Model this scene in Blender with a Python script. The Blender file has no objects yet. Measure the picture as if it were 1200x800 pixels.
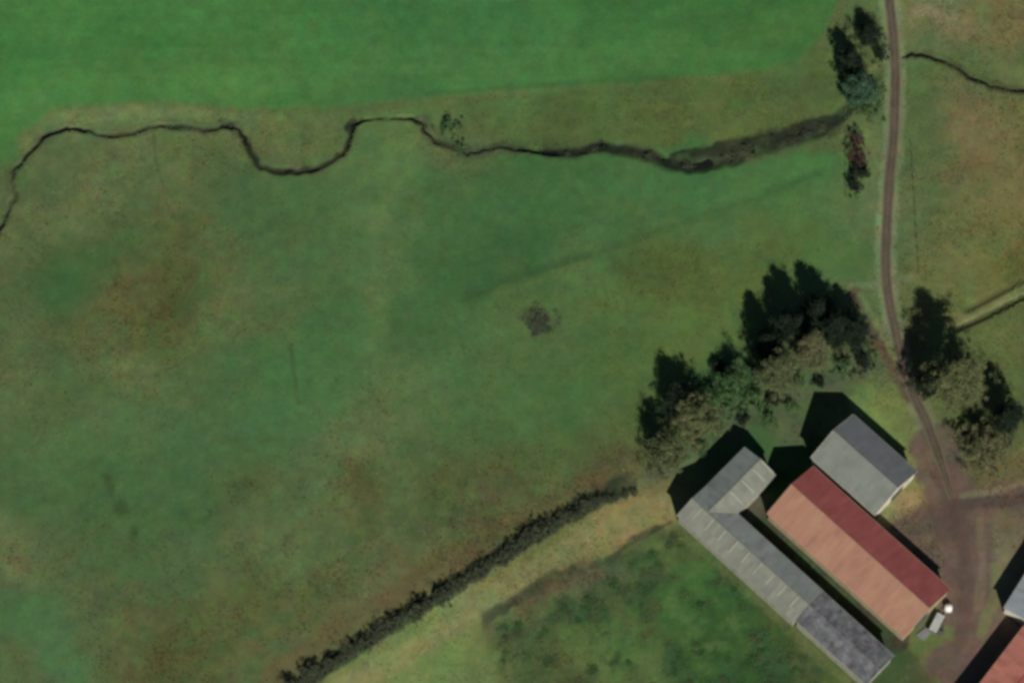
import bpy, math, random
import numpy as np
from mathutils import Vector

random.seed(7)
rng = np.random.default_rng(7)
scene = bpy.context.scene
col = scene.collection

# ------------------------------------------------------------------ camera
TILT = math.radians(20)
D = 900.0
S = 0.2                       # metres per photograph pixel
CAM = np.array([0.0, -D * math.sin(TILT), D * math.cos(TILT)])
FW = np.array([0.0, math.sin(TILT), -math.cos(TILT)])
UP = np.array([0.0, math.cos(TILT), math.sin(TILT)])

def P(u, v, z=0.0):
    """a place seen at (u, v) of the photograph, at height z"""
    d = FW * D + np.array([1.0, 0, 0]) * (u - 600) * S + UP * (400 - v) * S
    t = (z - CAM[2]) / d[2]
    p = CAM + d * t
    return float(p[0]), float(p[1])

def toUV(x, y):
    """ground coordinates -> survey coordinates of the painted ground"""
    rx, ry, rz = x - CAM[0], y - CAM[1], 0 - CAM[2]
    w = ry * FW[1] + rz * FW[2]
    a = rx * D / w
    b = (ry * UP[1] + rz * UP[2]) * D / w
    return 600 + a / S, 400 - b / S

cam_d = bpy.data.cameras.new('camera')
cam = bpy.data.objects.new('camera', cam_d)
col.objects.link(cam)
cam.location = CAM
cam.rotation_euler = (TILT, 0, 0)
cam_d.sensor_width = 36
cam_d.lens = 36 * D / (1200 * S)
cam_d.clip_start = 1
cam_d.clip_end = 6000
scene.camera = cam

# ------------------------------------------------------------------ light
SH = Vector((-0.36, 1.34, -1.0)).normalized()       # travel direction of the sunlight
sun_d = bpy.data.lights.new('sun', 'SUN')
sun_d.energy = 5.0
sun_d.angle = math.radians(0.6)
sun_d.color = (1.0, 0.955, 0.87)
sun = bpy.data.objects.new('sun', sun_d)
sun.rotation_euler = SH.to_track_quat('-Z', 'Y').to_euler()
sun.location = (60, -200, 150)
col.objects.link(sun)

world = bpy.data.worlds.new('World')
scene.world = world
world.use_nodes = True
wn = world.node_tree
bg = wn.nodes['Background']
sky = wn.nodes.new('ShaderNodeTexSky')
sky.sky_type = 'NISHITA'
sky.sun_disc = False
sky.sun_elevation = math.radians(35.8)
sky.sun_rotation = math.radians(165)
sky.air_density = 0.6
sky.dust_density = 0.4
wn.links.new(sky.outputs[0], bg.inputs[0])
bg.inputs[1].default_value = 0.05

vs = scene.view_settings
vs.view_transform = 'Standard'
vs.look = 'None'
vs.gamma = 1.0
vs.exposure = -0.12
scene.cycles.pixel_filter_type = 'BLACKMAN_HARRIS'
scene.cycles.filter_width = 3.3      # the soft resolution of the aerial camera
scene.cycles.max_bounces = 4
scene.cycles.diffuse_bounces = 1

KEXP = 1.0      # picture value / albedo on flat sunlit ground

def lin(c):
    c = np.asarray(c, float) / 255.0
    return np.where(c <= 0.04045, c / 12.92, ((c + 0.055) / 1.055) ** 2.4)

def alb(*c):
    return tuple(float(q) for q in np.clip(lin(c) / KEXP, 0.002, 0.85))

# ------------------------------------------------------------------ noise
_tab = rng.random((8, 256, 256))
def vnoise(x, y, scale, seed=0):
    t = _tab[seed % 8]
    ox, oy = seed * 37.13 + 11.7, seed * 71.7 + 3.1
    fx, fy = x / scale + ox, y / scale + oy
    ix, iy = np.floor(fx).astype(int), np.floor(fy).astype(int)
    ax, ay = fx - ix, fy - iy
    ax = ax * ax * ax * (ax * (ax * 6 - 15) + 10)
    ay = ay * ay * ay * (ay * (ay * 6 - 15) + 10)
    i0, i1, j0, j1 = ix & 255, (ix + 1) & 255, iy & 255, (iy + 1) & 255
    return (t[i0, j0] * (1 - ax) * (1 - ay) + t[i1, j0] * ax * (1 - ay)
            + t[i0, j1] * (1 - ax) * ay + t[i1, j1] * ax * ay)

def fbm(x, y, scale, seed=0, octv=4, gain=0.5):
    s, a, n = 0.0, 1.0, 0.0
    for k in range(octv):
        s = s + a * (vnoise(x, y, scale / 2 ** k, seed + k) - 0.5)
        n += a
        a *= gain
    return s / n * 2        # about -1..1

# ------------------------------------------------------------------ mesh helpers
def link(o, parent=None):
    col.objects.link(o)
    if parent is not None:
        o.parent = parent
    return o

def mk(name, verts, faces, m, parent=None, cols=None, smooth=False):
    me = bpy.data.meshes.new(name)
    verts = np.asarray(verts, np.float32)
    if isinstance(faces, np.ndarray):
        nf, k = faces.shape
        me.vertices.add(len(verts))
        me.vertices.foreach_set('co', verts.ravel())
        me.loops.add(nf * k)
        me.loops.foreach_set('vertex_index', faces.astype(np.int32).ravel())
        me.polygons.add(nf)
        me.polygons.foreach_set('loop_start', np.arange(0, nf * k, k, dtype=np.int32))
        me.polygons.foreach_set('loop_total', np.full(nf, k, np.int32))
        me.update(calc_edges=True)
    else:
        me.from_pydata(verts.tolist(), [], [list(f) for f in faces])
        me.update()
    if cols is not None:
        at = me.color_attributes.new('Col', 'FLOAT_COLOR', 'POINT')
        c = np.ones((len(verts), 4), np.float32)
        c[:, :3] = cols
        at.data.foreach_set('color', c.ravel())
    if smooth:
        me.polygons.foreach_set('use_smooth', np.ones(len(me.polygons), bool))
    me.materials.append(m)
    return link(bpy.data.objects.new(name, me), parent)

def thing(name, label, cat, loc, rz=0.0, group=None):
    o = bpy.data.objects.new(name, None)
    o.empty_display_size = 1
    o.location = loc
    o.rotation_euler = (0, 0, rz)
    tag(o, label, cat, group)
    return link(o)

def tag(o, label, cat, group=None):
    o['label'] = label
    o['category'] = cat
    if group:
        o['group'] = group
    return o

class MB:
    def __init__(s):
        s.v, s.f = [], []
    def add(s, v, f):
        b = len(s.v)
        s.v += [tuple(p) for p in v]
        s.f += [tuple(i + b for i in q) for q in f]
    def box(s, x0, x1, y0, y1, z0, z1):
        s.add([(x0, y0, z0), (x1, y0, z0), (x1, y1, z0), (x0, y1, z0),
               (x0, y0, z1), (x1, y0, z1), (x1, y1, z1), (x0, y1, z1)],
              [(0, 3, 2, 1), (4, 5, 6, 7), (0, 1, 5, 4), (1, 2, 6, 5), (2, 3, 7, 6), (3, 0, 4, 7)])
    def tube(s, pts, rad, n=7, cap=True):
        pts = [Vector(p) for p in pts]
        if not isinstance(rad, (list, tuple)):
            rad = [rad] * len(pts)
        b = len(s.v)
        for i, p in enumerate(pts):
            d = (pts[min(i + 1, len(pts) - 1)] - pts[max(i - 1, 0)]).normalized()
            a = d.orthogonal().normalized()
            c = d.cross(a)
            for k in range(n):
                t = 2 * math.pi * k / n
                s.v.append(tuple(p + (a * math.cos(t) + c * math.sin(t)) * rad[i]))
        for i in range(len(pts) - 1):
            for k in range(n):
                q = (k + 1) % n
                s.f.append((b + i * n + k, b + i * n + q, b + (i + 1) * n + q, b + (i + 1) * n + k))
        if cap:
            s.f.append(tuple(b + k for k in reversed(range(n))))
            s.f.append(tuple(b + (len(pts) - 1) * n + k for k in range(n)))
    def lathe(s, prof, n=20):
        b = len(s.v)
        for r, z in prof:
            for k in range(n):
                t = 2 * math.pi * k / n
                s.v.append((r * math.cos(t), r * math.sin(t), z))
        for i in range(len(prof) - 1):
            for k in range(n):
                q = (k + 1) % n
                s.f.append((b + i * n + k, b + i * n + q, b + (i + 1) * n + q, b + (i + 1) * n + k))
        s.f.append(tuple(b + k for k in reversed(range(n))))
        s.f.append(tuple(b + (len(prof) - 1) * n + k for k in range(n)))
    def build(s, name, m, parent=None, smooth=False):
        return mk(name, s.v, s.f, m, parent, smooth=smooth)

# ------------------------------------------------------------------ materials
def mat(name, base=(0.2, 0.2, 0.2), rough=0.85, attr=False, var=0.15, vscale=2.0, fine=0.1, fscale=12.0,
        bump=0.0, bscale=20.0, metal=0.0, spec=0.3, stain=None, stain_amt=0.0, stain_scale=(1, 1, 1), coords='Object'):
    m = bpy.data.materials.new(name)
    m.use_nodes = True
    nt = m.node_tree
    N, L = nt.nodes, nt.links
    b = N['Principled BSDF']
    b.inputs['Roughness'].default_value = rough
    b.inputs['Metallic'].default_value = metal
    b.inputs['Specular IOR Level'].default_value = spec
    tc = N.new('ShaderNodeTexCoord')
    if attr:
        a = N.new('ShaderNodeAttribute')
        a.attribute_name = 'Col'
        cur = a.outputs['Color']
    else:
        r = N.new('ShaderNodeRGB')
        r.outputs[0].default_value = (*base, 1)
        cur = r.outputs[0]
    if stain is not None:
        mp = N.new('ShaderNodeMapping')
        mp.inputs['Scale'].default_value = stain_scale
        L.new(tc.outputs[coords], mp.inputs[0])
        n = N.new('ShaderNodeTexNoise')
        n.inputs['Scale'].default_value = 1.0
        n.inputs['Detail'].default_value = 6
        n.inputs['Roughness'].default_value = 0.65
        L.new(mp.outputs[0], n.inputs['Vector'])
        rp = N.new('ShaderNodeMapRange')
        rp.inputs['From Min'].default_value = 0.46
        rp.inputs['From Max'].default_value = 0.72
        rp.inputs['To Max'].default_value = stain_amt
        L.new(n.outputs['Fac'], rp.inputs['Value'])
        mx = N.new('ShaderNodeMixRGB')
        mx.inputs['Color2'].default_value = (*stain, 1)
        L.new(rp.outputs[0], mx.inputs['Fac'])
        L.new(cur, mx.inputs['Color1'])
        cur = mx.outputs[0]
    for amt, sc, det in ((var, vscale, 4), (fine, fscale, 3)):
        if amt <= 0:
            continue
        n = N.new('ShaderNodeTexNoise')
        n.inputs['Scale'].default_value = sc
        n.inputs['Detail'].default_value = det
        n.inputs['Roughness'].default_value = 0.6
        L.new(tc.outputs[coords], n.inputs['Vector'])
        rp = N.new('ShaderNodeMapRange')
        rp.inputs['From Min'].default_value = 0.28
        rp.inputs['From Max'].default_value = 0.72
        rp.inputs['To Min'].default_value = 1 - amt
        rp.inputs['To Max'].default_value = 1 + amt
        L.new(n.outputs['Fac'], rp.inputs['Value'])
        mx = N.new('ShaderNodeVectorMath')
        mx.operation = 'SCALE'
        L.new(cur, mx.inputs[0])
        L.new(rp.outputs[0], mx.inputs['Scale'])
        cur = mx.outputs[0]
    L.new(cur, b.inputs['Base Color'])
    if bump > 0:
        n = N.new('ShaderNodeTexNoise')
        n.inputs['Scale'].default_value = bscale
        n.inputs['Detail'].default_value = 4
        L.new(tc.outputs[coords], n.inputs['Vector'])
        bp = N.new('ShaderNodeBump')
        bp.inputs['Strength'].default_value = bump
        bp.inputs['Distance'].default_value = 0.1
        L.new(n.outputs['Fac'], bp.inputs['Height'])
        L.new(bp.outputs[0], b.inputs['Normal'])
    return m

M = {}
M['ground'] = mat('field_ground', attr=True, rough=0.95, var=0.10, vscale=0.35, fine=0.09, fscale=1.1, bump=0.25, bscale=2.2, spec=0.1)
M['grass'] = mat('rough_grass', attr=True, rough=0.9, var=0.08, vscale=1.0, fine=0, spec=0.1)
M['leaf'] = mat('foliage', attr=True, rough=0.8, var=0.1, vscale=0.6, fine=0, spec=0.15)
M['bark'] = mat('bark', base=(0.075, 0.062, 0.05), rough=0.95, var=0.3, vscale=3, bump=0.4, bscale=12)
M['water'] = mat('dark_water', base=(0.012, 0.013, 0.010), rough=0.25, var=0.3, vscale=0.5, fine=0.0, spec=0.4, bump=0.05, bscale=3)
M['road'] = mat('worn_track', attr=True, rough=0.95, var=0.14, vscale=0.25, fine=0.18, fscale=2.0, bump=0.3, bscale=6,
                stain=alb(108, 104, 80), stain_amt=0.5, stain_scale=(0.35, 0.12, 1), spec=0.1)
M['red_old'] = mat('faded_red_sheet', attr=True, rough=0.75, var=0.05, vscale=0.25, fine=0.05, fscale=3.0, stain=alb(170, 140, 112), stain_amt=0.45, stain_scale=(0.5, 0.14, 0.2), spec=0.15)
M['red_new'] = mat('red_sheet', attr=True, rough=0.75, var=0.08, vscale=0.3, fine=0.06, fscale=3.0, stain=alb(120, 62, 58), stain_amt=0.5, stain_scale=(0.5, 0.14, 0.2), spec=0.15)
M['grey_sheet'] = mat('grey_sheet', attr=True, rough=0.8, var=0.08, vscale=0.3, fine=0.08, fscale=2.5, stain=alb(96, 98, 88), stain_amt=0.4, stain_scale=(0.6, 0.16, 0.2), spec=0.15)
M['slate'] = mat('dark_mottled_sheet', attr=True, rough=0.85, var=0.3, vscale=0.5, fine=0.25, fscale=1.6, stain=alb(112, 112, 112), stain_amt=0.6, stain_scale=(0.5, 0.5, 0.5), spec=0.15)
M['skylight'] = mat('fibreglass_sheet', base=alb(150, 151, 137), rough=0.6, var=0.15, vscale=0.8, fine=0.1, fscale=4)
M['white_wall'] = mat('white_render', base=alb(205, 198, 180), rough=0.9, var=0.1, vscale=0.6, fine=0.1, fscale=5, stain=alb(140, 128, 105), stain_amt=0.6, stain_scale=(0.8, 0.8, 0.25))
M['tan_wall'] = mat('tan_render', base=alb(165, 148, 118), rough=0.95, var=0.12, vscale=0.6, fine=0.1, fscale=5, stain=alb(120, 106, 84), stain_amt=0.6, stain_scale=(0.8, 0.8, 0.25))
M['grey_wall'] = mat('concrete_wall', base=alb(150, 148, 132), rough=0.95, var=0.15, vscale=0.7, fine=0.12, fscale=5, stain=alb(105, 105, 88), stain_amt=0.6, stain_scale=(0.8, 0.8, 0.25))
M['door'] = mat('dull_green_steel', base=(0.06, 0.075, 0.065), rough=0.6, var=0.2, vscale=1.5)
M['steel'] = mat('galvanised_steel', base=(0.32, 0.33, 0.33), rough=0.5, var=0.15, vscale=3, metal=0.4)
M['gutter'] = mat('pale_gutter', base=alb(165, 142, 115), rough=0.7, var=0.15, vscale=1.0)
M['ggutter'] = mat('grey_gutter', base=alb(140, 142, 130), rough=0.7, var=0.15, vscale=1.0)
M['white'] = mat('white_plastic', base=(0.8, 0.8, 0.78), rough=0.35, var=0.06, vscale=2, spec=0.5)
M['trailer'] = mat('grey_trailer_paint', base=(0.42, 0.43, 0.40), rough=0.6, var=0.25, vscale=2)
M['rubber'] = mat('rubber', base=(0.02, 0.02, 0.02), rough=0.9, var=0.2)
M['wood'] = mat('weathered_wood', base=(0.14, 0.12, 0.095), rough=0.9, var=0.3, vscale=4)
M['wire'] = mat('wire', base=(0.12, 0.12, 0.11), rough=0.6, metal=0.5, var=0.1)
M['stone'] = mat('grey_stone', base=(0.2, 0.19, 0.16), rough=0.95, var=0.35, vscale=2.5, bump=0.5, bscale=5)

# ------------------------------------------------------------------ the ground
STREAM_W = [(-40, 320), (-12, 285), (0, 266), (10, 246), (18, 226), (13, 212), (16, 198), (30, 182), (50, 160), (78, 149), (92, 150), (112, 156), (140, 158), (165, 152),
            (190, 146), (220, 148), (248, 151), (266, 148), (280, 152), (288, 165), (296, 182), (305, 196), (322, 200), (348, 201), (372, 197),
            (392, 187), (406, 174), (411, 160), (413, 146), (424, 141), (455, 140), (480, 138), (493, 142), (499, 154), (510, 166), (530, 172), (548, 180),
            (562, 177), (580, 172), (604, 174), (640, 178), (672, 178), (700, 172), (730, 175), (760, 182), (790, 193), (815, 194), (840, 190), (866, 183),
            (895, 172), (925, 162), (955, 153), (975, 142), (990, 128), (1008, 108), (1030, 84), (1044, 72), (1058, 66)]
STREAM_E = [(1058, 66), (1068, 61), (1084, 64), (1104, 70), (1124, 80), (1142, 92), (1160, 101), (1182, 104), (1210, 103), (1260, 100)]
ROAD = [(1036, -60), (1040, -20), (1043, 10), (1047, 45), (1049, 80), (1049, 120), (1047, 165), (1043, 205), (1040, 250), (1038, 295), (1040, 335), (1046, 372),
        (1053, 405), (1060, 436), (1072, 466), (1087, 497), (1098, 528), (1107, 556), (1116, 585), (1128, 615), (1136, 650), (1138, 690), (1130, 735), (1118, 780), (1105, 830), (1095, 880)]

def jag(pts):
    """a stream's small kinks between surveyed points"""
    out = []
    for (x0, y0), (x1, y1) in zip(pts[:-1], pts[1:]):
        q = random.Random(int(x0 * 13 + y0 * 7))
        L_ = math.hypot(x1 - x0, y1 - y0)
        out.append((x0, y0))
        for f in (0.33, 0.68):
            o_ = q.uniform(-1, 1) * min(2.2, L_ * 0.11)
            out.append((x0 + (x1 - x0) * f - (y1 - y0) / L_ * o_, y0 + (y1 - y0) * f + (x1 - x0) / L_ * o_))
    out.append(pts[-1])
    return out

def seg_dist(u, v, pts):
    d = np.full(u.shape, 1e9)
    for (x0, y0), (x1, y1) in zip(pts[:-1], pts[1:]):
        dx, dy = x1 - x0, y1 - y0
        t = np.clip(((u - x0) * dx + (v - y0) * dy) / (dx * dx + dy * dy + 1e-9), 0, 1)
        d = np.minimum(d, np.hypot(u - x0 - t * dx, v - y0 - t * dy))
    return d

def dist_clip(u, v, pts, reach):
    p = np.array(pts)
    m = ((u > p[:, 0].min() - reach) & (u < p[:, 0].max() + reach) & (v > p[:, 1].min() - reach) & (v < p[:, 1].max() + reach))
    d = np.full(u.shape, 1e6)
    if m.any():
        d[m] = seg_dist(u[m], v[m], pts)
    return d

# ground cover survey: place (u, v) and the colour of what grows there
CTRL = """
0 20 62 122 64|90 30 66 124 66|200 20 68 126 68|300 40 66 124 66|420 20 60 120 68|520 30 62 122 70|640 20 60 118 66|760 30 60 118 62|880 20 56 112 58|950 30 58 110 58
40 90 70 122 66|20 130 72 118 64|130 80 70 122 64|240 80 78 122 66|350 80 66 120 68|470 80 66 120 66|600 80 64 118 66|720 70 66 116 62|840 60 62 114 60|930 70 70 110 60
70 130 100 112 68|160 128 100 114 70|260 125 96 112 68|360 122 84 116 66|480 116 84 114 64|600 110 82 112 62|720 103 82 108 60|840 93 84 106 58|940 95 82 98 56|970 40 96 104 64
10 170 74 116 64|0 220 82 104 62|330 160 92 100 60|380 165 90 100 60|560 140 80 104 58|660 135 78 98 54|760 130 84 98 54|860 125 88 98 54|940 120 84 94 54|540 170 92 96 62
70 190 90 102 64|140 185 94 102 64|210 180 92 100 60|40 270 92 98 62|20 340 84 98 60|100 250 94 98 62|180 240 86 98 60|250 215 76 98 58|220 200 98 100 64
60 330 66 100 58|100 310 72 100 58|160 290 80 92 56|205 270 86 84 50|150 340 92 88 54|200 340 82 80 46|190 390 84 82 46|130 400 88 88 54|250 370 92 98 60|240 310 86 96 58|170 430 92 98 60
300 240 70 102 62|360 230 70 106 62|420 210 78 112 66|455 190 84 116 68|460 250 80 112 66|390 290 72 106 62|330 310 76 104 62|300 350 82 104 62|440 330 78 110 64|400 380 70 106 62
520 220 68 106 62|580 220 64 104 60|660 220 64 106 60|740 215 66 106 60|820 220 66 110 62|900 205 70 112 62|960 190 68 116 62|980 230 72 110 62|1010 260 78 110 66
520 290 66 104 60|560 330 58 98 56|620 310 58 98 56|700 280 68 104 60|600 345 84 108 62|680 320 80 108 62|780 280 72 106 60|850 260 72 108 62|930 240 74 112 62
480 380 66 102 60|540 400 72 106 62|600 420 78 108 62|660 400 76 106 60|720 360 80 106 58|760 320 80 96 50|800 310 84 96 50|830 340 84 104 54|880 280 82 104 56|860 390 82 108 58|740 430 78 106 58|790 400 82 108 56|940 280 80 108 58|990 300 78 110 62
30 420 84 98 60|90 450 76 100 60|60 520 74 100 60|150 490 74 102 62|210 440 78 102 60|280 430 70 104 62|350 440 68 106 62|400 460 70 106 62|320 500 66 104 62|240 510 70 102 62
430 500 92 98 62|470 490 80 104 62|460 450 84 106 64|540 480 74 106 62|620 490 74 106 60|690 480 72 106 58|720 500 78 100 56|560 520 68 98 56|640 540 74 100 56|500 540 82 98 58
110 570 66 98 58|60 580 68 98 58|180 580 66 98 58|230 600 64 98 58|290 570 74 96 56|350 560 80 100 62|300 610 88 96 60|380 610 88 100 62|430 580 82 84 50|425 610 80 80 48|470 590 78 98 58|520 580 80 84 50|560 570 86 86 54|540 610 72 94 54|600 560 82 84 50
20 660 94 96 62|70 650 78 98 60|150 640 70 98 58|220 650 74 98 60|280 660 86 94 58|340 650 86 96 60|420 650 84 92 56|480 640 88 88 56|580 610 92 88 58|640 590 94 88 56|700 555 88 88 54
20 720 66 104 62|60 740 72 108 66|10 780 78 96 58|100 720 84 92 58|160 740 84 84 52|210 770 80 80 48|260 730 82 82 50|300 690 84 84 50|350 720 86 86 52|310 770 84 84 52|400 690 86 84 52|470 670 96 86 58|530 640 98 86 58|430 720 96 90 62|350 770 94 90 62
420 790 116 124 74|470 770 112 126 74|520 750 106 126 72|560 770 98 120 68|540 720 128 128 82|600 690 126 124 78|650 655 130 124 78|700 625 136 126 80|740 605 146 126 84|770 590 140 126 80|640 630 100 108 64
600 735 88 96 58|640 700 88 88 58|690 680 92 86 60|620 760 72 104 60|660 780 86 80 52|560 795 108 112 68|700 760 96 118 66|680 730 74 104 58|730 690 70 102 58|740 740 70 106 56|780 680 70 110 58|790 720 58 100 52|770 770 92 116 64|830 700 62 104 54|850 740 56 94 48|880 780 58 92 46|820 780 60 98 50|900 760 70 90 46|780 640 76 96 56|940 790 76 94 52
850 500 64 98 58|800 550 100 104 66|760 560 88 94 58|830 520 72 98 60|880 470 60 98 56|900 500 62 104 58|930 470 92 106 62|950 440 84 90 58|910 420 92 98 66|870 430 62 98 58|960 400 90 92 62|1000 440 78 86 54|930 530 60 90 50|1010 400 92 90 60|1020 370 98 106 66|1030 430 90 88 58
1015 160 104 108 68|1010 240 100 108 70|1000 20 92 96 60|1020 50 92 100 60|1030 130 78 104 62|1070 20 104 108 70|1100 20 112 110 76|1150 30 108 106 68|1190 20 112 106 68|1090 50 88 106 64|1130 70 88 104 62|1190 80 98 106 66|1080 110 82 108 64|1090 170 84 106 64|1085 230 94 106 66|1060 270 92 108 68|1120 120 106 102 68|1150 150 114 104 70|1190 140 108 104 66|1130 200 108 102 68|1180 210 114 106 68|1140 260 110 108 66|1190 270 110 106 62|1110 300 104 108 66|1150 310 106 106 60|1120 340 104 106 62
1190 320 94 94 52|1190 390 96 106 60|1160 400 98 108 62|1190 440 94 104 62|1150 440 92 100 60|1100 450 98 106 62|1110 490 104 104 66|1190 500 88 96 58|1190 550 106 104 66|1140 560 100 96 62|1170 580 104 102 64
1060 480 108 116 68|1030 470 116 124 70|1060 520 116 126 74|1080 560 118 114 70|1060 590 140 128 86|1080 610 116 102 80|1100 600 112 96 80|1130 600 110 96 82|1140 640 116 102 86|1160 600 104 92 78|1190 590 100 90 74|1110 650 108 94 80|1090 640 96 86 74|1150 680 118 106 82|1175 650 122 114 84|1135 720 108 94 80|1120 760 108 92 78|1090 750 96 104 62|1070 780 100 100 62|1100 790 106 94 76|1190 620 112 102 80|1000 520 112 122 68|1100 700 110 104 84
"""
cp = []
for ln in CTRL.strip().splitlines():
    for it in ln.split('|'):
        cp.append([float(q) for q in it.split()])
cp = np.array(cp)
cp_uv, cp_c = cp[:, :2], lin(cp[:, 2:])

def axis(lo, hi, step, far):
    fine = np.arange(lo, hi + step * 0.5, step)
    g, p, out = step, hi, []
    while p < far:
        g *= 1.35
        p += g
        out.append(p)
    g, p, neg = step, lo, []
    while p > -far:
        g *= 1.35
        p -= g
        neg.append(p)
    return np.array(neg[::-1] + fine.tolist() + out)

gx, gy = axis(-132, 132, 0.4, 2600), axis(-96, 98, 0.4, 2600)
NX, NY = len(gx), len(gy)
GX, GY = np.meshgrid(gx, gy)
X, Y = GX.ravel(), GY.ravel()

def sweep(pts, h):
    return [h(p) for p in pts]

STREAM_J = jag(STREAM_W)

def relief(x, y):
    """height of the land"""
    u, v = toUV(x, y)
    far = np.clip((np.hypot(x, y) - 150) / 400, 0, 1)
    z = fbm(x, y, 26, 3, 3) * 0.22 * (1 - far) + fbm(x, y, 7, 5, 2) * 0.10 * (1 - far)
    yard = np.clip(1 - np.hypot((u - 960) / 260, (v - 640) / 200), 0, 1)
    z *= 1 - np.clip(yard * 3, 0, 1) * 0.85
    dr = dist_clip(u, v, ROAD, 60)
    z *= np.clip((dr - 6) / 25, 0, 1)
    jit = fbm(x, y, 5, 1, 2) * 1.6
    ds = dist_clip(u, v, STREAM_J, 40) + jit
    wide = 2.6 + 5.0 * np.clip((u - 620) / 150, 0, 1) - 1.9 * np.clip(1.3 - np.abs(u - 452) / 34, 0, 1) + 0.9 * np.clip(1 - np.abs(u - 345) / 50, 0, 1)
    z -= 0.8 * np.clip(0.82 + fbm(x, y, 8, 6, 3) * 0.9, 0.3, 1.1) * (1 - 0.75 * np.clip(1.4 - np.abs(u - 530) / 16, 0, 1)) * np.clip(1.35 - ds / wide, 0, 1) * np.clip((dr - 6) / 6, 0, 1) * np.clip((1040 - u) / 20, 0, 1)
    ds = dist_clip(u, v, jag(STREAM_E), 40) + jit
    z -= 0.7 * np.clip(1.35 - ds / 2.6, 0, 1) * np.clip((dr - 6) / 6, 0, 1)
    # the low bank with its two shallow ditches in the east and the field drain
    dd = dist_clip(u, v, [(1122, 385), (1160, 368), (1260, 318)], 40)
    z -= 0.7 * np.clip(1 - dd / 5, 0, 1)
    dd = dist_clip(u, v, [(1134, 362), (1165, 346), (1260, 296)], 40)
    z -= 0.5 * np.clip(1 - dd / 6, 0, 1)
    dd = dist_clip(u, v, [(540, 348), (590, 332), (650, 308), (720, 285), (800, 258), (880, 232), (960, 200)], 40)
    z -= 0.10 * np.clip(1 - dd / 9, 0, 1)
    return z

Z = relief(X, Y)
U, V = toUV(X, Y)
Uc, Vc = np.clip(U, -50, 1250), np.clip(V, -50, 850)
wu = Uc + fbm(X, Y, 14, 2, 4, 0.6) * 11 + fbm(X, Y, 3, 4, 2) * 4
wv = Vc + fbm(X, Y, 14, 6, 4, 0.6) * 11 + fbm(X, Y, 3, 7, 2) * 4
C = np.zeros((len(X), 3))
for a in range(0, len(X), 40000):
    s = slice(a, a + 40000)
    d2 = (wu[s, None] - cp_uv[None, :, 0]) ** 2 + (wv[s, None] - cp_uv[None, :, 1]) ** 2
    d2 -= d2.min(1, keepdims=True)
    w = np.exp(-d2 / (2 * 20.0 ** 2))
    C[s] = (w @ cp_c) / w.sum(1, keepdims=True)

def paint(pts, hw, soft, c, alpha=1.0, jit=2.0, js=3.0, seed=0, breakup=0.0, bs=4.0):
    """wear, bare soil, a different growth or painted-in shade along a line"""
    d = dist_clip(Uc, Vc, pts, hw + soft + 12)
    m = d < hw + soft + 12
    if not m.any():
        return
    dd = d[m] + fbm(X[m], Y[m], js, seed, 3) * jit
    k = np.clip((hw + soft - dd) / max(soft, 1e-3), 0, 1)
    k = k * k * (3 - 2 * k) * alpha
    if breakup > 0:
        k = k * np.clip(1 - breakup + breakup * 2 * (0.5 + fbm(X[m], Y[m], bs, seed + 3, 3)), 0, 1)
    C[m] = C[m] * (1 - k[:, None]) + lin(c)[None, :] * k[:, None]

def blob(u, v, ru, rv, c, alpha=0.7, rot=0.0, seed=0, rag=0.5):
    m = (np.abs(Uc - u) < 2.2 * max(ru, rv)) & (np.abs(Vc - v) < 2.2 * max(ru, rv))
    du, dv = Uc[m] - u, Vc[m] - v
    ca, sa = math.cos(math.radians(rot)), math.sin(math.radians(rot))
    r = np.hypot((du * ca + dv * sa) / ru, (-du * sa + dv * ca) / rv) + fbm(X[m], Y[m], 4, seed, 4, 0.65) * rag
    k = np.clip(1.25 - r, 0, 1)
    k = np.clip(k * 1.4, 0, 1) ** 1.3 * alpha
    C[m] = C[m] * (1 - k[:, None]) + lin(c)[None, :] * k[:, None]

# the sown field: an even sward with a ploughed edge
ex = np.array([-60, 0, 30, 60, 120, 200, 270, 400, 500, 620, 780, 860, 930, 962, 980, 992, 1300])
ey = np.array([240, 178, 152, 132, 122, 119, 130, 127, 113, 108, 95, 87, 70, 45, 5, -60, -200])
edge = np.interp(Uc, ex, ey) + fbm(X, Y, 7, 3, 4, 0.65) * 7
k = np.clip((edge - Vc) / 15 + 0.5, 0, 1)
k = (k * k * (3 - 2 * k))[:, None]
fu = np.array([0, 150, 300, 450, 560, 700, 820, 950])
fc = np.array([(66, 119, 62), (67, 120, 63), (69, 119, 63), (65, 116, 64), (64, 115, 64), (63, 113, 61), (61, 110, 58), (60, 107, 56)])
gf = np.stack([np.interp(wu, fu, lin(fc)[:, q]) for q in range(3)], 1)
near = np.exp(-((edge - Vc - 30) / 26) ** 2)[:, None]
gf = gf * (1 + near * np.array([0.22, 0.07, 0.08]))
gf *= (1 + 0.10 * fbm(X, Y, 22, 2, 4, 0.6))[:, None]
C = C * (1 - k) + gf * k
infield = k[:, 0].copy()
# mowing lines of the sown field, tan margin above the stream
paint([(30, 165), (70, 137), (140, 132), (270, 134)], 4, 10, (116, 112, 74), 0.6, 4, seed=1, breakup=0.4)
paint([(300, 132), (420, 128), (520, 118), (620, 112)], 1, 5, (92, 96, 60), 0.5, 2, seed=2, breakup=0.4)
paint([(500, 117), (640, 106), (780, 97), (850, 90)], 1.5, 5, (96, 108, 62), 0.4, 3, seed=2, breakup=0.6)
paint([(500, 110), (640, 99), (780, 92)], 1, 4, (60, 96, 54), 0.5, 2, seed=4, breakup=0.4)
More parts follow.
